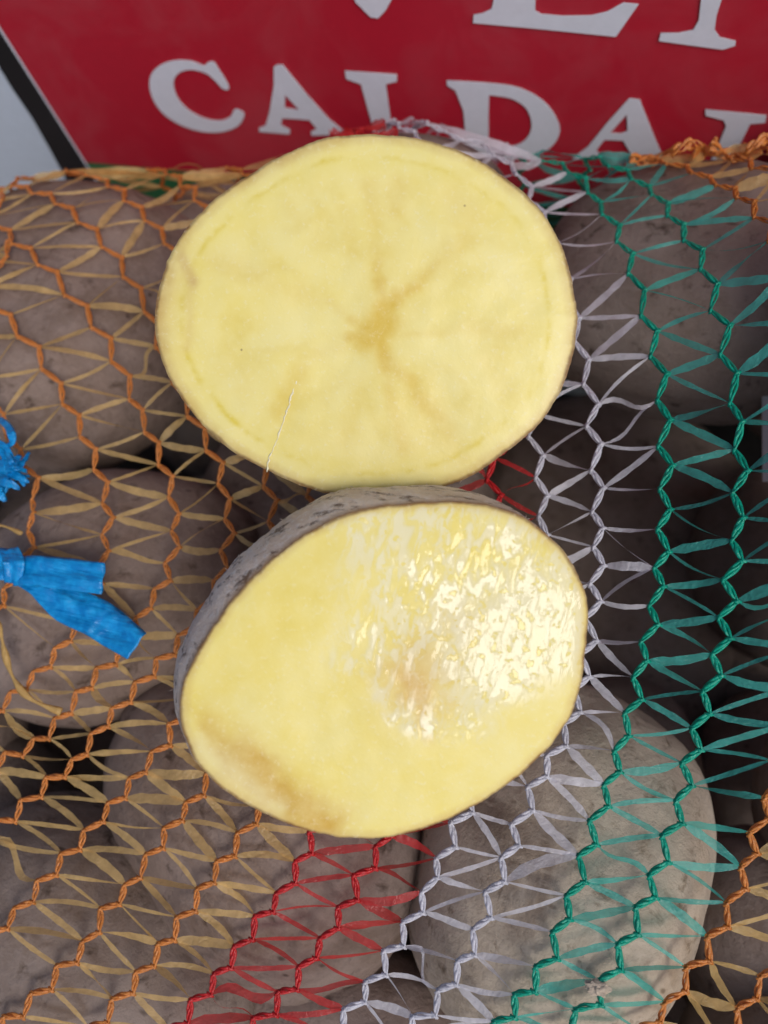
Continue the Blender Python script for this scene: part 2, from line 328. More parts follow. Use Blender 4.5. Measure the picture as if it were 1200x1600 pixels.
H['w1'] = ('white', [(600,190),(680,240),(740,360),(800,540),(838,690),(848,770),(846,850),(830,980),(790,1120),(722,1280),(688,1348),(660,1410),(628,1465),(590,1515),(560,1565),(525,1605),(500,1635)])
H['w2'] = ('white', [(648,190),(700,213),(750,232),(790,258),(830,305),(870,400),(904,525),(922,600),(930,680),(935,765),(936,840),(930,925),(918,1030),(888,1138),(850,1200),(828,1243),(803,1312),(778,1382),(750,1453),(722,1508),(690,1553),(645,1600),(615,1640)])
H['g1'] = ('green', [(820,243),(867,258),(905,285),(940,327),(970,378),(992,438),(1012,505),(1028,572),(1036,635),(1042,700),(1044,767),(1038,840),(1030,915),(1016,985),(1000,1050),(983,1120),(962,1190),(938,1265),(914,1338),(889,1412),(862,1485),(830,1538),(790,1585),(755,1630)])
H['g2'] = ('green', [(920,250),(957,263),(1000,288),(1042,330),(1073,370),(1100,418),(1122,480),(1138,548),(1148,615),(1155,670),(1158,735),(1157,800),(1150,880),(1138,950),(1125,1020),(1104,1090),(1082,1165),(1062,1250),(1038,1330),(1015,1395),(985,1450),(957,1510),(925,1560),(880,1600),(850,1635)])
H['o3'] = ('orange', [(1000,247),(1060,263),(1100,280),(1137,296),(1172,325),(1205,365),(1240,450),(1262,540),(1275,650),(1280,780),(1275,920),(1258,1040),(1230,1150),(1195,1265),(1175,1325),(1152,1385),(1128,1435),(1100,1485),(1065,1535),(1030,1580),(985,1620)])
H['o4'] = ('orange', [(1110,243),(1160,256),(1215,278),(1270,320),(1320,400),(1360,550),(1375,750),(1360,950),(1320,1150),(1270,1350),(1225,1480),(1180,1545),(1145,1600),(1120,1640)])
H['o5'] = ('orange', [(1190,236),(1240,250),(1320,290),(1390,380),(1440,550),(1460,800),(1430,1050),(1370,1300),(1300,1500),(1230,1640)])
ORDER = ['f','e','d','c','b','a','z','r1','r2','w1','w2','g1','g2','o3','o4','o5']
HALF = 0.0058; AMP = 0.00150
def normal_at(x, y):
    e = 0.004; return nrm((-(hz(x+e,y)-hz(x-e,y))/(2*e), -(hz(x,y+e)-hz(x,y-e))/(2*e), 1))
CH = {}
for k in ORDER:
    colr, pts = H[k]; pts = catmull(pts, 6); P3 = []
    for a, b in pts:
        p = on_net(a, b)
        if p is not None and p[1] < YB-0.012 and not (b < 345 and p[2] < -0.045): P3.append(p)
    P3 = np.array(P3)
    # carry on over the back of the sack
    d = P3[0,:2]-P3[min(8,len(P3)-1),:2]; d = nrm(nrm(d)*0.35+np.array((0,1.0))); ext = []
    for s in np.arange(0.045, 0.001, -0.004):
        q = P3[0,:2]+d*s
        if q[1] < YB-0.006: ext.append((q[0], q[1], hz(*q)))
    P3 = np.vstack([np.array(ext), P3]) if ext else P3
    # keep monotone: drop jumps
    keep = [P3[0]]
    for q in P3[1:]:
        if np.linalg.norm(q-keep[-1]) < 0.12: keep.append(q)
    K = np.array(keep); sl_ = np.linalg.norm(np.diff(K, axis=0), axis=1); ym = np.array([pix(q)[1] for q in 0.5*(K[1:]+K[:-1])])
    st = np.interp(ym, [250, 450, 900, 1400], [0.0066, 0.0080, 0.0047, 0.0045]); cs = np.concatenate([[0], np.cumsum(sl_/st)]); nn_ = int(cs[-1])
    tt = np.arange(nn_+1); P3 = np.stack([np.interp(tt, cs, K[:,q]) for q in range(3)], 1)
    V = []
    side = []
    for i, p in enumerate(P3):
        t = nrm(P3[min(i+1,len(P3)-1)]-P3[max(i-1,0)]); n = normal_at(p[0], p[1]); s = nrm(np.cross(n, t))
        if s.dot(AX[0]) < 0: s = -s
        sg = 1 if i % 2 else -1
        j = np.random.normal(0, 0.00025, 3)
        V.append(p+s*sg*AMP*random.uniform(0.8,1.2)+n*0.0008+j); side.append(sg)
    CH[k] = (colr, np.array(V), side)

def tube(verts, faces, path, rad, nrml, flat=0.7, sides=6):
    n = len(path); base = len(verts)
    for i in range(n):
        t = nrm(path[min(i+1,n-1)]-path[max(i-1,0)]); b = np.cross(nrml, t)
        b = nrm(b) if np.linalg.norm(b) > 1e-9 else np.array((1.,0,0)); c = np.cross(t, b)
        for k in range(sides):
            a = 2*math.pi*k/sides; verts.append(path[i]+b*math.cos(a)*rad[i]+c*math.sin(a)*rad[i]*flat)
    for i in range(n-1):
        for k in range(sides):
            k2 = (k+1)%sides; faces.append((base+i*sides+k, base+i*sides+k2, base+(i+1)*sides+k2, base+(i+1)*sides+k))
    faces.append(tuple(base+k for k in range(sides))[::-1]); faces.append(tuple(base+(n-1)*sides+k for k in range(sides)))
LBL = dict(orange='orange knitted chain', red='red knitted chain', white='white knitted chain', green='green knitted chain')
for k in ORDER:
    colr, V, side = CH[k]; verts, faces = [], []
    for i in range(len(V)-1):
        a, b = V[i], V[i+1]; n = normal_at(*(0.5*(a+b))[:2]); t = b-a; lat = nrm(np.cross(n, t)); ln = np.linalg.norm(t)
        for q in range(3):
            ph = (-1,1,0)[q]; w = random.uniform(0.00030,0.00044)
            ts = np.linspace(-0.10, 1.12, 8); path = []; rad = []
            for u in ts:
                uu = min(max(u,0),1)
                off = ph*0.00050*math.sin(math.pi*(0.15+0.7*uu)) if q < 2 else 0.00025*math.sin(math.pi*2*uu)
                lift = 0.0004*math.sin(math.pi*2*uu+q*2.1)+(0.0003 if q == 2 else 0)
                path.append(a+t*u+lat*off+n*lift); rad.append(w*(0.62+0.5*math.sin(math.pi*uu)))
            tube(verts, faces, path, rad, n)
        # stitch loop over the joint
        s0 = a-nrm(t)*0.0005+lat*0.0008; s1 = a+nrm(t)*0.0009-lat*0.0008
        tube(verts, faces, [s0, 0.5*(s0+s1)+n*0.0006, s1], [0.0003,0.00042,0.0003], n)
    o = adopt(mesh_obj('chain', verts, faces, CHAIN[colr]), NET); o['label'] = LBL[colr]+' of the net'

def ribbon_geo(a, b, w, twist0, twist1, sag, side_sag, loose=0.0):
    n = 9; verts = []; faces = []
    L_ = np.linalg.norm(b-a); t = nrm(b-a)
    for i in range(n):
        u = i/(n-1); p = a+(b-a)*u; arch = math.sin(math.pi*u)
        zs = hz(p[0], p[1])
        if zs+0.0006 > p[2]: p = p+np.array((0,0,zs+0.0006-p[2]))*min(1, arch*2.5)
        nn = normal_at(p[0], p[1]); lat = nrm(np.cross(nn, t)); p = p+nn*sag*arch+lat*side_sag*math.sin(math.pi*u*(1+loose))
        ang = twist0+(twist1-twist0)*u; d = lat*math.cos(ang)+nn*math.sin(ang); e = nrm(np.cross(d, t))
        ww = w*(0.25+0.75*min(1, 1.5*arch**0.8))*(1+0.12*math.sin(i*2.3+twist0*9))
        for q, fz in ((-1,0),(-0.33,0.20),(0.33,0.14),(1,0)):
            verts.append(p+d*q*ww+e*fz*ww*math.cos(i*1.7+twist1*5))
    for i in range(n-1):
        for q in range(3):
            k0 = i*4+q; faces.append((k0, k0+1, k0+5, k0+4))
    return verts, faces
RIB = []
for ka, kb in zip(ORDER[:-1], ORDER[1:]):
    ca, Va, sa = CH[ka]; cb, Vb, sb = CH[kb]
    colr = ca if ca == cb else ({('orange','red'):'orange',('red','white'):'red',('white','green'):'white',('green','orange'):'green'}.get((ca,cb), ca))
    Ri = [i for i in range(len(Va)) if sa[i] == 1]; Li = [i for i in range(len(Vb)) if sb[i] == -1]
    LV = np.array([pix(Vb[i]) for i in Li]); last = -1
    LVw = Vb[Li]
    for i in Ri:
        p = np.array(pix(Va[i])); tgt = Va[i]+0.018*AX[0]
        # neighbours straight across in the image and within reach
        pa, pb = np.array(pix(Va[max(i-2,0)])), np.array(pix(Va[min(i+2,len(Va)-1)])); tg = pb-pa
        sl2 = np.clip(-0.4*tg[0]/max(abs(tg[1]),1e-3), -0.4, 0.4)
        cost = np.abs(LV[:,1]-p[1]-sl2*(LV[:,0]-p[0]))+1500*np.linalg.norm(LVw-Va[i], axis=1); o2 = np.argsort(cost)[:2]
        for jj in sorted(int(q) for q in o2):
            if jj <= last-1 or jj >= len(Li) or jj < last: continue
            a, b = Va[i], Vb[Li[jj]]; ln = np.linalg.norm(b-a)
            if ln > 0.045: continue
            last = jj
            w = random.choice((0.0005,0.0006,0.0008,0.0010,0.0012))*random.uniform(0.9,1.15)
            if pix(0.5*(a+b))[1] < 295: w = random.uniform(0.0010,0.0019)
            slack = random.random() < 0.09
            tw0 = random.gauss(0,0.5); tw1 = tw0+random.gauss(0,0.8)
            g = ribbon_geo(a, b, w, tw0, tw1, random.uniform(-0.0012,0.0006)*(2 if slack else 1), random.gauss(0,0.0004)*(4 if slack else 1), random.choice((0,1)) if slack else 0)
            RIB.append((colr, g, 0.5*(a+b), ln))
def hidden(p):
    x, y = pix(p); return x < -40 or x > 1240 or y < 150 or y > 1640 or ((x-570)/330)**2+((y-490)/285)**2 < 0.85 or ((x-600)/315)**2+((y-1045)/265)**2 < 0.8
RIB.sort(key=lambda r: (hidden(r[2]), -r[3]/depth_of(r[2])))
print('ribbons', len(RIB), sum(not hidden(r[2]) for r in RIB))
rest = {}
for n_, (colr, (v, f), c, ln) in enumerate(RIB):
    if n_ < 298: adopt(mesh_obj('ribbon', v, f, TAPE[colr]), NET)
    else:
        V, Fc = rest.setdefault(colr, ([], [])); b0 = len(V); V += v; Fc += [tuple(i+b0 for i in q) for q in f]
for colr, (V, Fc) in rest.items():
    o = adopt(mesh_obj('ribbon_rest', V, Fc, TAPE[colr]), NET); o['kind'] = 'stuff'
# twisted hem of the sack at the upper right
for (a, b) in (((985,246),(1060,228)),((1085,238),(1120,218)),((1165,236),(1215,214)),((1050,238),(1100,232)),((1110,226),(1190,236))):
    p, q = at_r(*a, 0.292), at_r(*b, 0.298); V, Fc = [], []
    for s in range(3):
        pth = [p+(q-p)*u+np.array((0,0.0012*math.sin(u*9+s*2),0.0010*math.cos(u*5+s*2)+0.004*math.sin(math.pi*u)*math.sin(a[0]))) for u in np.linspace(0,1,12)]
        tube(V, Fc, pth, [0.0005+0.0003*math.sin(i*1.3+s) for i in range(12)], np.array((0,-0.7,0.7)), 0.3)
    adopt(mesh_obj('hem_loop', V, Fc, CHAIN['orange']), NET)
# loose pale tape
def strand(name, px, r, M, lift=0.003, parent=None):
    P = catmull(px, 5); V, Fc = [], []; path = []
    for a, b in P:
        p = on_net(a, b); path.append(p+normal_at(p[0],p[1])*lift)
    tube(V, Fc, path, [r*(0.75+0.35*math.sin(i*0.9)) for i in range(len(path))], np.array((0,0,1.)), 0.35)
    return adopt(mesh_obj(name, V, Fc, M), parent)
YEL = tape_material('loose_tape', (0.80,0.55,0.20), 0.85, 0.25)
strand('loose_tape', [(-20,930),(0,957),(14,985),(22,1022),(36,1062),(62,1092),(108,1112)], 0.0011, YEL, 0.004, NET)
strand('loose_tape', [(-10,822),(20,826),(47,838)], 0.0007, YEL, 0.004, NET)

# ------------------------------------------------------------------ the two potato halves
def flesh_material(name, wet):
    M, N, L, B = mat(name); at = N.new('ShaderNodeAttribute'); at.attribute_name = 'pigment'
    wt = N.new('ShaderNodeAttribute'); wt.attribute_name = 'wet'; tc = N.new('ShaderNodeTexCoord'); v = tc.outputs['Object']
    blot = tex_noise(N, L, v, 170, 5, 0.6); cell = tex_noise(N, L, v, 900, 4, 0.65); speck = tex_noise(N, L, v, 520, 2, 0.5)
    c = mixc(N, L, math_(N, L, 'MULTIPLY', ramp(N, L, blot.outputs[0], [(0.38,(0,0,0)),(0.66,(1,1,1))]).outputs[0], 0.30), at.outputs['Color'], (0.92,0.84,0.40))
    c = mixc(N, L, math_(N, L, 'MULTIPLY', ramp(N, L, cell.outputs[0], [(0.56,(0,0,0)),(0.70,(1,1,1))]).outputs[0], 0.22), c, (0.96,0.92,0.72))
    vo = N.new('ShaderNodeTexVoronoi'); vo.inputs['Scale'].default_value = 130; vo.inputs['Randomness'].default_value = 1; L.new(v, vo.inputs['Vector'])
    sp = ramp(N, L, vo.outputs['Distance'], [(0.025,(1,1,1)),(0.05,(0,0,0))]).outputs[0]
    rnd = ramp(N, L, N_sep(N, L, vo.outputs['Color']), [(0.80,(0,0,0)),(0.86,(1,1,1))]).outputs[0]
    c = mixc(N, L, math_(N, L, 'MULTIPLY', math_(N, L, 'MULTIPLY', sp, rnd), 0.65), c, (0.18,0.10,0.06))
    COLOR_OUT = c; L.new(c, B.inputs['Base Color']); B.inputs['Subsurface Weight'].default_value = 0.0
    B.inputs['Subsurface Radius'].default_value = (1.0, 0.6, 0.2); B.inputs['Subsurface Scale'].default_value = 0.002
    B.inputs['IOR'].default_value = 1.4
    nb = bump(N, L, cell.outputs[0], 0.14, 0.0003); nb = bump(N, L, blot.outputs[0], 0.18, 0.0006, nb)
    if wet:
        B.inputs['Roughness'].default_value = 0.42; L.new(math_(N, L, 'SUBTRACT', 0.45, math_(N, L, 'MULTIPLY', wt.outputs['Fac'], 0.40)), B.inputs['Specular IOR Level'])
        rg = N.new('ShaderNodeAttribute'); rg.attribute_name = 'ridge'
        mp = N.new('ShaderNodeMapping'); mp.inputs['Rotation'].default_value = (0,0,R(-28)); mp.inputs['Scale'].default_value = (1.0,0.38,0.7); L.new(v, mp.inputs[0])
        rip = tex_noise(N, L, mp.outputs[0], 400, 2, 0.5, 0.9); sw = tex_noise(N, L, v, 110, 2, 0.5, 0.4); pr = tex_noise(N, L, v, 520, 2, 0.45, 0.3)
        lines = ramp(N, L, rip.outputs[0], [(0.40,(0,0,0)),(0.56,(1,1,1))]).outputs[0]
        pits = ramp(N, L, pr.outputs[0], [(0.34,(0,0,0)),(0.42,(1,1,1))]).outputs[0]
        film = math_(N, L, 'MULTIPLY', math_(N, L, 'MULTIPLY', pits, wt.outputs['Fac']), math_(N, L, 'SUBTRACT', 1.0, math_(N, L, 'MULTIPLY', rg.outputs['Fac'], math_(N, L, 'SUBTRACT', 1.0, lines))))
        L.new(mixc(N, L, math_(N, L, 'MULTIPLY', film, 0.50), COLOR_OUT, (0.88,0.86,0.72)), B.inputs['Base Color'])  # milky starch tint that also paints the wet highlight whiter
        cb = bump(N, L, lines, math_(N, L, 'MULTIPLY', rg.outputs['Fac'], 0.8), 0.0008)
        cb = bump(N, L, pits, 0.5, 0.0006, cb); cb = bump(N, L, sw.outputs[0], 0.22, 0.0010, cb)
        L.new(math_(N, L, 'MULTIPLY', wt.outputs['Fac'], 0.65), B.inputs['Coat Weight']); B.inputs['Coat Roughness'].default_value = 0.03; B.inputs['Coat IOR'].default_value = 1.40
        L.new(cb, B.inputs['Coat Normal'])
    else: B.inputs['Roughness'].default_value = 0.34
    L.new(nb, B.inputs['Normal']); return M
def N_sep(N, L, col):
    s = N.new('ShaderNodeSeparateColor'); L.new(col, s.inputs[0]); return s.outputs[0]
def cut_skin_material():
    M, N, L, B = mat('cut_skin'); tc = N.new('ShaderNodeTexCoord'); v = tc.outputs['Object']
    a = tex_noise(N, L, v, 60, 4, 0.6); f = tex_noise(N, L, v, 700, 5, 0.7)
    mp = N.new('ShaderNodeMapping'); mp.inputs['Rotation'].default_value = (0,0,R(40)); mp.inputs['Scale'].default_value = (0.5,1.6,1.2); L.new(v, mp.inputs[0])
    st = tex_noise(N, L, mp.outputs[0], 230, 4, 0.65)
    c = mixc(N, L, ramp(N, L, a.outputs[0], [(0.4,(0,0,0)),(0.65,(1,1,1))]).outputs[0], (0.70,0.56,0.47), (0.84,0.72,0.63))
    c = mixc(N, L, ramp(N, L, st.outputs[0], [(0.36,(1,1,1)),(0.46,(0,0,0))]).outputs[0], c, (0.20,0.14,0.11))
    c = mixc(N, L, math_(N, L, 'MULTIPLY', ramp(N, L, f.outputs[0], [(0.50,(0,0,0)),(0.62,(1,1,1))]).outputs[0], 0.6), c, (0.84,0.78,0.75))
    at = N.new('ShaderNodeAttribute'); at.attribute_name = 'rim'
    c = mixc(N, L, at.outputs['Fac'], c, (0.36,0.19,0.07))
    L.new(c, B.inputs['Base Color']); B.inputs['Roughness'].default_value = 0.85
    L.new(bump(N, L, f.outputs[0], 0.9, 0.0009, bump(N, L, st.outputs[0], 0.6, 0.001)), B.inputs['Normal']); return M
CUTSKIN = cut_skin_material()
def seg_d(px, py, a, b):
    a = np.array(a, float); b = np.array(b, float); ab = b-a
    t = np.clip(((px-a[0])*ab[0]+(py-a[1])*ab[1])/ab.dot(ab), 0, 1); return np.hypot(px-a[0]-t*ab[0], py-a[1]-t*ab[1])
def half(name, outline, cpx, rng, tilt, thick, bulge, lean, shade, M, label):
    NA, NR = 480, 120
    c = at_r(*cpx, rng); view = -ray(*cpx)
    n = nrm(view+AX[0]*tilt[0]+AX[1]*tilt[1])
    def on_face(a, b): d = ray(a, b); return CAM+d*((c-CAM).dot(n)/d.dot(n))
    ol = resample(catmull(outline, 12, True), n=NA, closed=True)
    th = np.arange(NA)
    for k in range(NA):                      # a cut edge is never perfectly smooth
        q = noise.noise(Vector((math.cos(2*math.pi*k/NA)*9, math.sin(2*math.pi*k/NA)*9, cpx[1])))*2.0+noise.noise(Vector((math.cos(2*math.pi*k/NA)*40, math.sin(2*math.pi*k/NA)*40, 3)))*1.2
        ol[k] = np.array(cpx)+(ol[k]-np.array(cpx))*(1+q/320)
    root = empty(name, c-n*thick); tag(root, label, 'potato half', 'halves of the cut potato')
    rs = np.linspace(0, 1, NR+1)[1:]**0.85
    verts = [c]; pxs = [cpx]; rr = [0.0]
    ring_edge = np.array([on_face(*p) for p in ol])
    for r in rs:
        for k in range(NA):
            p2 = np.array(cpx)+(ol[k]-np.array(cpx))*r; p3 = on_face(*p2)
            nz = noise.noise(Vector(p3*60))*0.0005+noise.noise(Vector(p3*200))*0.00012
            verts.append(p3+n*(nz-0.0004*r**40-0.0007*r**3)); pxs.append(tuple(p2)); rr.append(r)
    faces = [(0, 1+(k+1)%NA, 1+k) for k in range(NA)]
    for i in range(NR-1):
        b0, b1 = 1+i*NA, 1+(i+1)*NA
        for k in range(NA): k2 = (k+1)%NA; faces.append((b0+k, b0+k2, b1+k2, b1+k))
    fo = mesh_obj('cut_face', verts, faces, M)
    pxs = np.array(pxs); rr = np.array(rr)
    colr, wet = shade(pxs[:,0], pxs[:,1], rr)
    ca = fo.data.color_attributes.new('pigment', 'FLOAT_COLOR', 'POINT'); ca.data.foreach_set('color', np.hstack([colr, np.ones((len(colr),1))]).astype(np.float32).ravel())
    wa = fo.data.attributes.new('wet', 'FLOAT', 'POINT'); wa.data.foreach_set('value', wet.astype(np.float32))
    if M is FL:
        rd = np.clip((np.hypot((pxs[:,0]-850)/170, (pxs[:,1]-1015)/135)-0.55)*1.5, 0.14, 1)
        fo.data.attributes.new('ridge', 'FLOAT', 'POINT').data.foreach_set('value', rd.astype(np.float32))
    adopt(fo, root)
    # skin: rings running back from the cut edge
    edge = np.array(verts[-NA:]); cen = edge.mean(0); KR = 60; skew = -(AX[0]*0.80+AX[1]*0.60)*lean; sv = []; rim = []
    for i in range(KR+1):
        t = i/KR; a = t*math.pi/2
        sc = math.cos(a)*(1+bulge*math.sin(a*2)); dep = thick*math.sin(a)
        for k in range(NA):
            p = cen+(edge[k]-cen)*sc-n*dep+skew*(math.sin(a)*math.cos(a)*2)
            q = noise.noise(Vector(p*45))*0.0010+noise.noise(Vector(p*160))*0.0004+noise.noise(Vector(p*600))*0.00018
            d = edge[k]-cen; out = nrm(nrm(d)*math.cos(a)-n*math.sin(a)); p = p+out*q*min(1, t*12)
            sv.append(p); rim.append(max(0, 1-t/0.028) if t < 0.028 else 0)
    sf = []
    for i in range(KR):
        for k in range(NA): k2 = (k+1)%NA; sf.append((i*NA+k2, i*NA+k, (i+1)*NA+k, (i+1)*NA+k2))
    sk = mesh_obj('skin', sv, sf, CUTSKIN); sk.data.attributes.new('rim','FLOAT','POINT').data.foreach_set('value', np.array(rim, np.float32)); adopt(sk, root)
    # tiny fibres of peel standing off the cut edge
    V, Fc = [], []
    for q in range(160):
        k = random.randrange(NA); i = random.randrange(3, 26); p = sv[i*NA+k]; o = nrm(nrm(edge[k]-cen)*random.uniform(0.4,1)+n*random.uniform(-0.6,0.5)+np.random.normal(0,0.5,3))
        ln = random.uniform(0.0002,0.0010); tube(V, Fc, [p-o*0.0002, p+o*ln*0.6, p+o*ln+np.random.normal(0,0.0002,3)], [0.00009,0.00007,0.00003], n, 1.0, 4)
    pf = adopt(mesh_obj('peel_fibres', V, Fc, CUTSKIN), root); pf['kind'] = 'stuff'
    return root, on_face, n
def nz_(x, y, s, seed=0.0): return np.array([noise.fractal(Vector((a*s, b*s, seed)), 1.0, 2.0, 4) for a, b in zip(x, y)])
def lerp(c, col, f): f = np.clip(f, 0, 1)[:,None]; return c*(1-f)+np.array(col)*f
G = lambda d, w: np.exp(-(d/w)**2)
def shade_upper(x, y, r):
    n1 = nz_(x, y, 0.012); n2 = nz_(x, y, 0.035, 4.0); wx = x+5*n2; wy = y+5*n1
    c = np.tile((0.88,0.745,0.215), (len(x),1)).astype(float)
    c = lerp(c, (0.90,0.80,0.34), 0.45+0.5*n1)
    ang = np.arctan2(y-500, x-580); rays = 0.5+0.5*np.sin(ang*9+3*n1+1.0)
    c = lerp(c, (0.78,0.62,0.14), 0.45*rays**3*np.clip((r-0.15)*3,0,1)*np.clip((0.85-r)*5,0,1)*(0.8+0.4*n2))
    tan = (0.74,0.53,0.09); f = G(seg_d(wx,wy,(575,526),(598,505)),24)*0.9
    for a, b, w, q in (((590,515),(600,480),17,0.85),((600,480),(593,440),11,0.7),((593,440),(592,408),9,0.35),((603,482),(620,463),14,0.75),((620,463),(648,446),10,0.6),((648,446),(684,410),10,0.35),((684,410),(730,370),16,0.18),((575,526),(545,528),11,0.65),((570,515),(546,500),9,0.5),((546,500),(516,470),10,0.22),((590,530),(606,570),15,0.75),((606,570),(640,588),11,0.45),((640,588),(664,634),12,0.42),((664,634),(690,655),13,0.35),((690,655),(720,720),16,0.18),((606,570),(612,634),12,0.30),((612,634),(632,700),14,0.28),((590,525),(700,522),8,0.18),((700,522),(810,516),12,0.14),((576,290),(584,350),14,0.22),((584,350),(590,410),12,0.16),((624,288),(618,330),14,0.22),((540,330),(552,390),16,0.14),((716,305),(735,335),30,0.20),((470,575),(432,640),16,0.28),((500,470),(400,430),18,0.14),((400,430),(330,405),18,0.16),((545,540),(470,560),14,0.16),((760,560),(800,620),22,0.12),((560,600),(540,690),18,0.14)):
        f = np.maximum(f, q*G(seg_d(wx,wy,a,b), w))
    c = lerp(c, (0.80,0.64,0.16), 0.55*np.maximum(G(seg_d(wx,wy,(590,520),(640,450)),45), np.maximum(G(seg_d(wx,wy,(600,560),(680,660)),40), G(seg_d(wx,wy,(595,480),(590,400)),32))))
    c = lerp(c, tan, f*1.4)
    hal = 0.30*G(np.hypot(wx-590,wy-520),110); c = lerp(c, (0.89,0.82,0.38), hal*(1-np.clip(f*3,0,1)))
    ring = G((r-0.868-0.010*n2)*320, 5)*np.clip(0.40+0.7*n1+0.9*n2,0,1); c = lerp(c, (0.76,0.60,0.05), ring*0.95); c = lerp(c, (0.82,0.69,0.14), 0.25*G((r-0.84)*320, 16))
    c = lerp(c, (0.86,0.76,0.30), np.clip((r-0.88)*14,0,1)*0.2)
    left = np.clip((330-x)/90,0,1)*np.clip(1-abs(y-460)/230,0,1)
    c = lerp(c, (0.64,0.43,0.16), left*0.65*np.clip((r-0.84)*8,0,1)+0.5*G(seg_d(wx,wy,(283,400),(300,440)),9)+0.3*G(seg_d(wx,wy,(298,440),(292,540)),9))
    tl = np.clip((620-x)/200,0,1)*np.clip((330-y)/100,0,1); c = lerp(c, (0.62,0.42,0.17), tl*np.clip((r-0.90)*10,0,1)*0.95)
    c = lerp(c, (0.56,0.36,0.11), np.clip((r-0.93+0.012*n2)*14,0,1)*0.75); c = lerp(c, (0.22,0.11,0.04), np.clip((r-0.981+0.008*n1)*80,0,1)*0.95)
    return c, 0.25*np.clip((y-620)/120,0,1)
def shade_lower(x, y, r):
    n1 = nz_(x, y, 0.012, 9.0); n2 = nz_(x, y, 0.035, 14.0); wx = x+14*n2; wy = y+14*n1
    c = np.tile((0.88,0.735,0.19), (len(x),1)).astype(float)
    c = lerp(c, (0.90,0.79,0.32), 0.4+0.5*n1)
    c = lerp(c, (0.66,0.42,0.07), 0.85*G(seg_d(wx,wy,(330,1130),(400,1215)),30)*np.clip((r-0.55)*3,0,1)+1.1*G(seg_d(wx,wy,(385,1205),(500,1290)),40))
    c = lerp(c, (0.72,0.48,0.13), 0.75*G(np.hypot(wx-650,wy-1075),55)+0.5*G(seg_d(wx,wy,(655,1080),(662,1150)),12)+0.35*G(seg_d(wx,wy,(640,1050),(700,980)),50))
    pale = G(seg_d(wx,wy,(310,1170),(420,1262)),26); c = lerp(c, (0.87,0.78,0.42), pale*0.6)
    c = lerp(c, (0.84,0.68,0.14), 0.5*G(seg_d(wx,wy,(330,1090),(500,880)),45))
    c = lerp(c, (0.66,0.45,0.15), np.clip((r-0.94+0.010*n2)*18,0,1)*0.7); c = lerp(c, (0.24,0.12,0.045), np.clip((r-0.984+0.006*n1)*90,0,1)*0.95)
    # wet film of starchy juice on the right
    lo = np.interp(x+25*n2, [440,520,640,720,800,900,930], [900,1060,1165,1180,1140,1075,1060]); le = np.interp(y, [780,900,1060,1200], [470,520,470,600])
    w = np.clip((lo-y+40*n1+20*n2)/60,0,1)*np.clip((x-le+50*n1)/90,0,1)*np.clip((0.985-r)*40,0,1)*(1-0.75*G(seg_d(wx,wy,(630,1065),(672,1085)),34))
    return c, w
UP = [(560,208),(640,212),(720,235),(790,275),(840,320),(875,375),(895,440),(903,500),(895,560),(875,615),(845,660),(800,700),(745,740),(690,762),(640,773),(580,778),(530,775),(480,763),(420,738),(370,710),(320,670),(280,620),(255,575),(242,530),(240,490),(248,440),(265,395),(295,350),(340,305),(400,262),(460,230),(510,214)]
LO = [(640,788),(700,785),(760,790),(810,805),(850,830),(885,865),(908,905),(920,950),(918,1010),(910,1070),(893,1120),(865,1165),(825,1205),(780,1240),(720,1275),(660,1300),(600,1312),(545,1313),(490,1303),(430,1283),(370,1252),(320,1210),(293,1170),(280,1120),(283,1080),(300,1035),(330,985),(370,930),(420,880),(480,835),(540,805),(590,793)]
FU, FL = flesh_material('flesh_dry', False), flesh_material('flesh_wet', True)
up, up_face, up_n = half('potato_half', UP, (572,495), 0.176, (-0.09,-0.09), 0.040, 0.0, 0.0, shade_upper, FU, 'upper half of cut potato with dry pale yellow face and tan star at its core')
lo, lo_face, lo_n = half('potato_half', LO, (600,1048), 0.160, (0.04,0.24), 0.044, 0.13, 0.0080, shade_lower, FL, 'lower half of cut potato with wet glossy yellow face and grey skin showing')
# dried starch streak on the upper face
V, Fc = [], []; P = catmull([(469,560),(462,598),(452,628),(444,652),(432,690),(420,715),(417,738)], 6)
path = [up_face(a+random.gauss(0,1.0), b)-up_n*(0.0007*0.30-0.00003) for a, b in P]
tube(V, Fc, path, [0.00010+0.00022*random.random()**2 for _ in path], up_n, 0.5)
M, N, L, B = mat('starch'); B.inputs['Base Color'].default_value = (0.86,0.80,0.55,1); B.inputs['Roughness'].default_value = 0.6
adopt(mesh_obj('starch_streak', V, Fc, M), up)

# ------------------------------------------------------------------ blue plastic tie, frayed twine
M, N, L, B = mat('blue_plastic'); tc = N.new('ShaderNodeTexCoord'); a = tex_noise(N, L, tc.outputs['Object'], 330, 4, 0.6); b = tex_noise(N, L, tc.outputs['Object'], 90, 3)
L.new(mixc(N, L, ramp(N, L, a.outputs[0], [(0.4,(0,0,0)),(0.7,(1,1,1))]).outputs[0], (0.0,0.22,0.60), (0.01,0.36,0.80)), B.inputs['Base Color']); B.inputs['Roughness'].default_value = 0.32
bm_ = N.new('ShaderNodeMapping'); bm_.inputs['Scale'].default_value = (0.2,1.6,1); bm_.inputs['Rotation'].default_value = (0,0,R(38)); L.new(tc.outputs['Object'], bm_.inputs[0]); fb = tex_noise(N, L, bm_.outputs[0], 700, 3)
L.new(bump(N, L, fb.outputs[0], 0.7, 0.0007), B.inputs['Normal']); BLUE = M
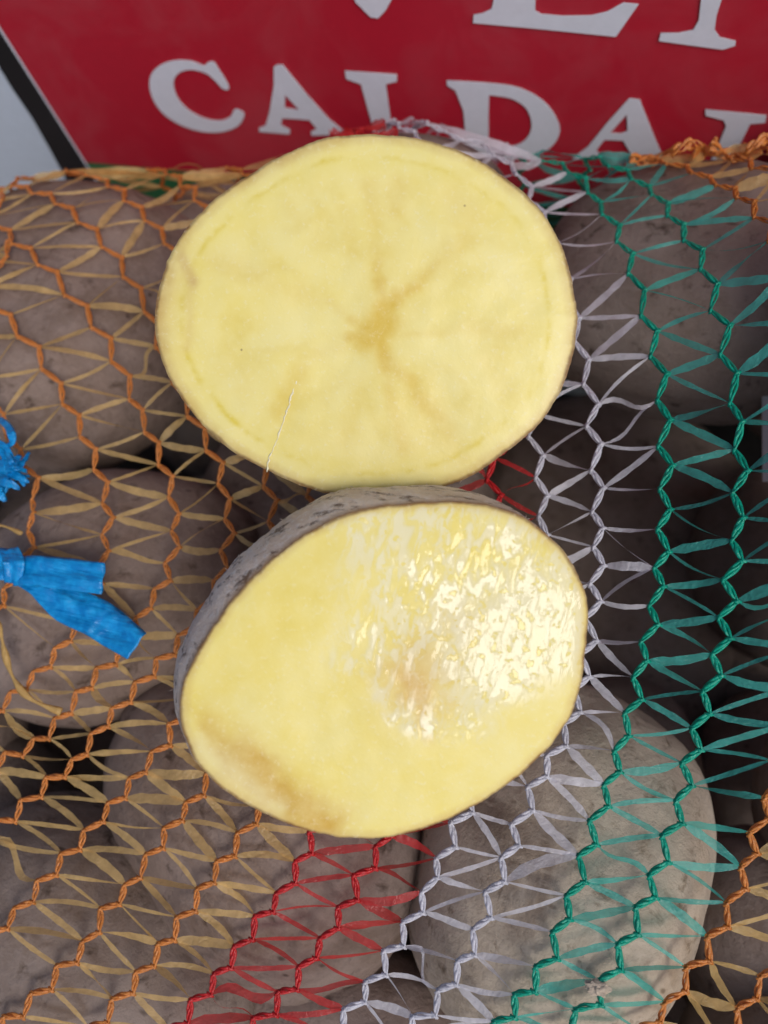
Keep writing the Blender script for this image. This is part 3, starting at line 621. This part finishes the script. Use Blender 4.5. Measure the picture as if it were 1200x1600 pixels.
def band(name, px, wpx, M, parent, lift, fold=0.0012, nw=9, seed=0):
    C = catmull(px, 8); Wd = np.interp(np.linspace(0,1,len(C)), np.linspace(0,1,len(wpx)), wpx); V = []; n = len(C)
    for i in range(n):
        t = nrm(C[min(i+1,n-1)]-C[max(i-1,0)]); s = np.array((-t[1], t[0])); lf = np.interp(i/(n-1), np.linspace(0,1,len(lift)), lift)
        b3 = on_net(*C[i]); 
        for k in range(nw):
            u = k/(nw-1)*2-1; q = C[i]+s*u*Wd[i]/2; d = ray(*q); z0 = b3[2]+lf
            p = CAM+d*((z0-CAM[2])/d[2]); p = p+np.array((0,0,fold*(1.2*abs(((u*0.9+i*0.02+seed*0.37) % 1.0)*2-1)+0.5*noise.noise(Vector((u*1.5,i*0.35,seed)))*1.6)))
            V.append(p)
    Fc = [(i*nw+k, i*nw+k+1, (i+1)*nw+k+1, (i+1)*nw+k) for i in range(n-1) for k in range(nw-1)]
    o = adopt(mesh_obj(name, V, Fc, M), parent); md = o.modifiers.new('thick', 'SOLIDIFY'); md.thickness = 0.00022; return o
c0 = on_net(30, 890); TIE = empty('plastic_tie', c0); tag(TIE, 'knotted bright blue plastic tie lying on the orange net', 'tie')
band('tail', [(22,893),(60,893),(105,897),(163,905)], [46,48,50,48], BLUE, TIE, [0.010,0.011,0.010,0.009], 0.0010, seed=1)
band('tail', [(22,890),(62,912),(105,945),(150,965),(180,985),(215,1010)], [34,42,58,62,60,50], BLUE, TIE, [0.006,0.007,0.006,0.006,0.005,0.006], 0.0013, seed=5)
band('tail', [(30,888),(5,882),(-25,880)], [40,52,50], BLUE, TIE, [0.010,0.011,0.012], 0.0010, seed=9)
band('knot', [(16,858),(22,880),(20,912)], [26,34,26], BLUE, TIE, [0.010,0.0135,0.010], 0.0008, seed=3)
c1 = on_net(5, 720); TUFT = empty('frayed_twine', c1); tag(TUFT, 'frayed bright blue twine end at the left edge', 'twine')
for i, P in enumerate(([(-20,700),(5,705),(30,740),(48,745)],[(-20,730),(15,740),(36,748),(46,755)],[(-10,690),(10,700),(25,730),(38,722),(47,707)],[(0,655),(14,668),(20,690),(10,700)],[(-20,760),(5,762),(28,752)],[(0,700),(12,720),(15,745),(5,775)],[(-15,745),(0,765),(-8,790)],[(10,700),(18,722),(22,745)],[(-20,715),(-5,730),(10,760),(2,780)],[(-20,705),(0,722),(22,735),(40,760)],[(-15,725),(8,733),(30,733),(44,738)],[(-20,750),(0,752),(18,757),(32,765)],[(-5,680),(2,705),(14,715)],[(-10,770),(2,775),(10,785)],[(-20,740),(5,748),(20,742),(42,748)],[(-20,722),(12,728),(24,722),(34,712)])):
    band('strand', P, [random.uniform(7,12), random.uniform(8,15), random.uniform(2,6)], BLUE, TUFT, [0.009+0.001*(i%3), 0.011+0.0012*(i%4), 0.009+0.002*(i%2)], 0.0008, 5, i*2.1)

# ------------------------------------------------------------------ small bits
c2 = on_net(932, 1540); V, Fc = [], []
bm = bmesh.new(); bmesh.ops.create_icosphere(bm, subdivisions=3, radius=1)
for v in bm.verts: v.co = Vector((v.co.x*0.0026, v.co.y*0.0016, v.co.z*0.0012))*(1+0.5*noise.noise(v.co*2.1))
me = bpy.data.meshes.new('peel_chip'); bm.to_mesh(me); bm.free(); me.materials.append(SK_BEI)
o = bpy.data.objects.new('peel_chip', me); COL.objects.link(o); o.location = [float(x) for x in c2+np.array((0,0,0.002))]; tag(o, 'small beige peel chip caught on the green net chain', 'chip')
PAPER = print_material('paper', (0.62,0.61,0.60), 0.6, 0.1, 60)
a, b, c, d = (at_z(*p, -0.03) for p in ((1191,590),(1260,585),(1262,750),(1192,752)))
dn = np.array((0,0,-0.0006))
o = mesh_obj('paper_tag', [a,b,c,d,a+dn,b+dn,c+dn,d+dn], [(0,3,2,1),(4,5,6,7),(0,1,5,4),(1,2,6,5),(2,3,7,6),(3,0,4,7)], PAPER, smooth=False); tag(o, 'pale paper tag under the green net at the right edge', 'tag')
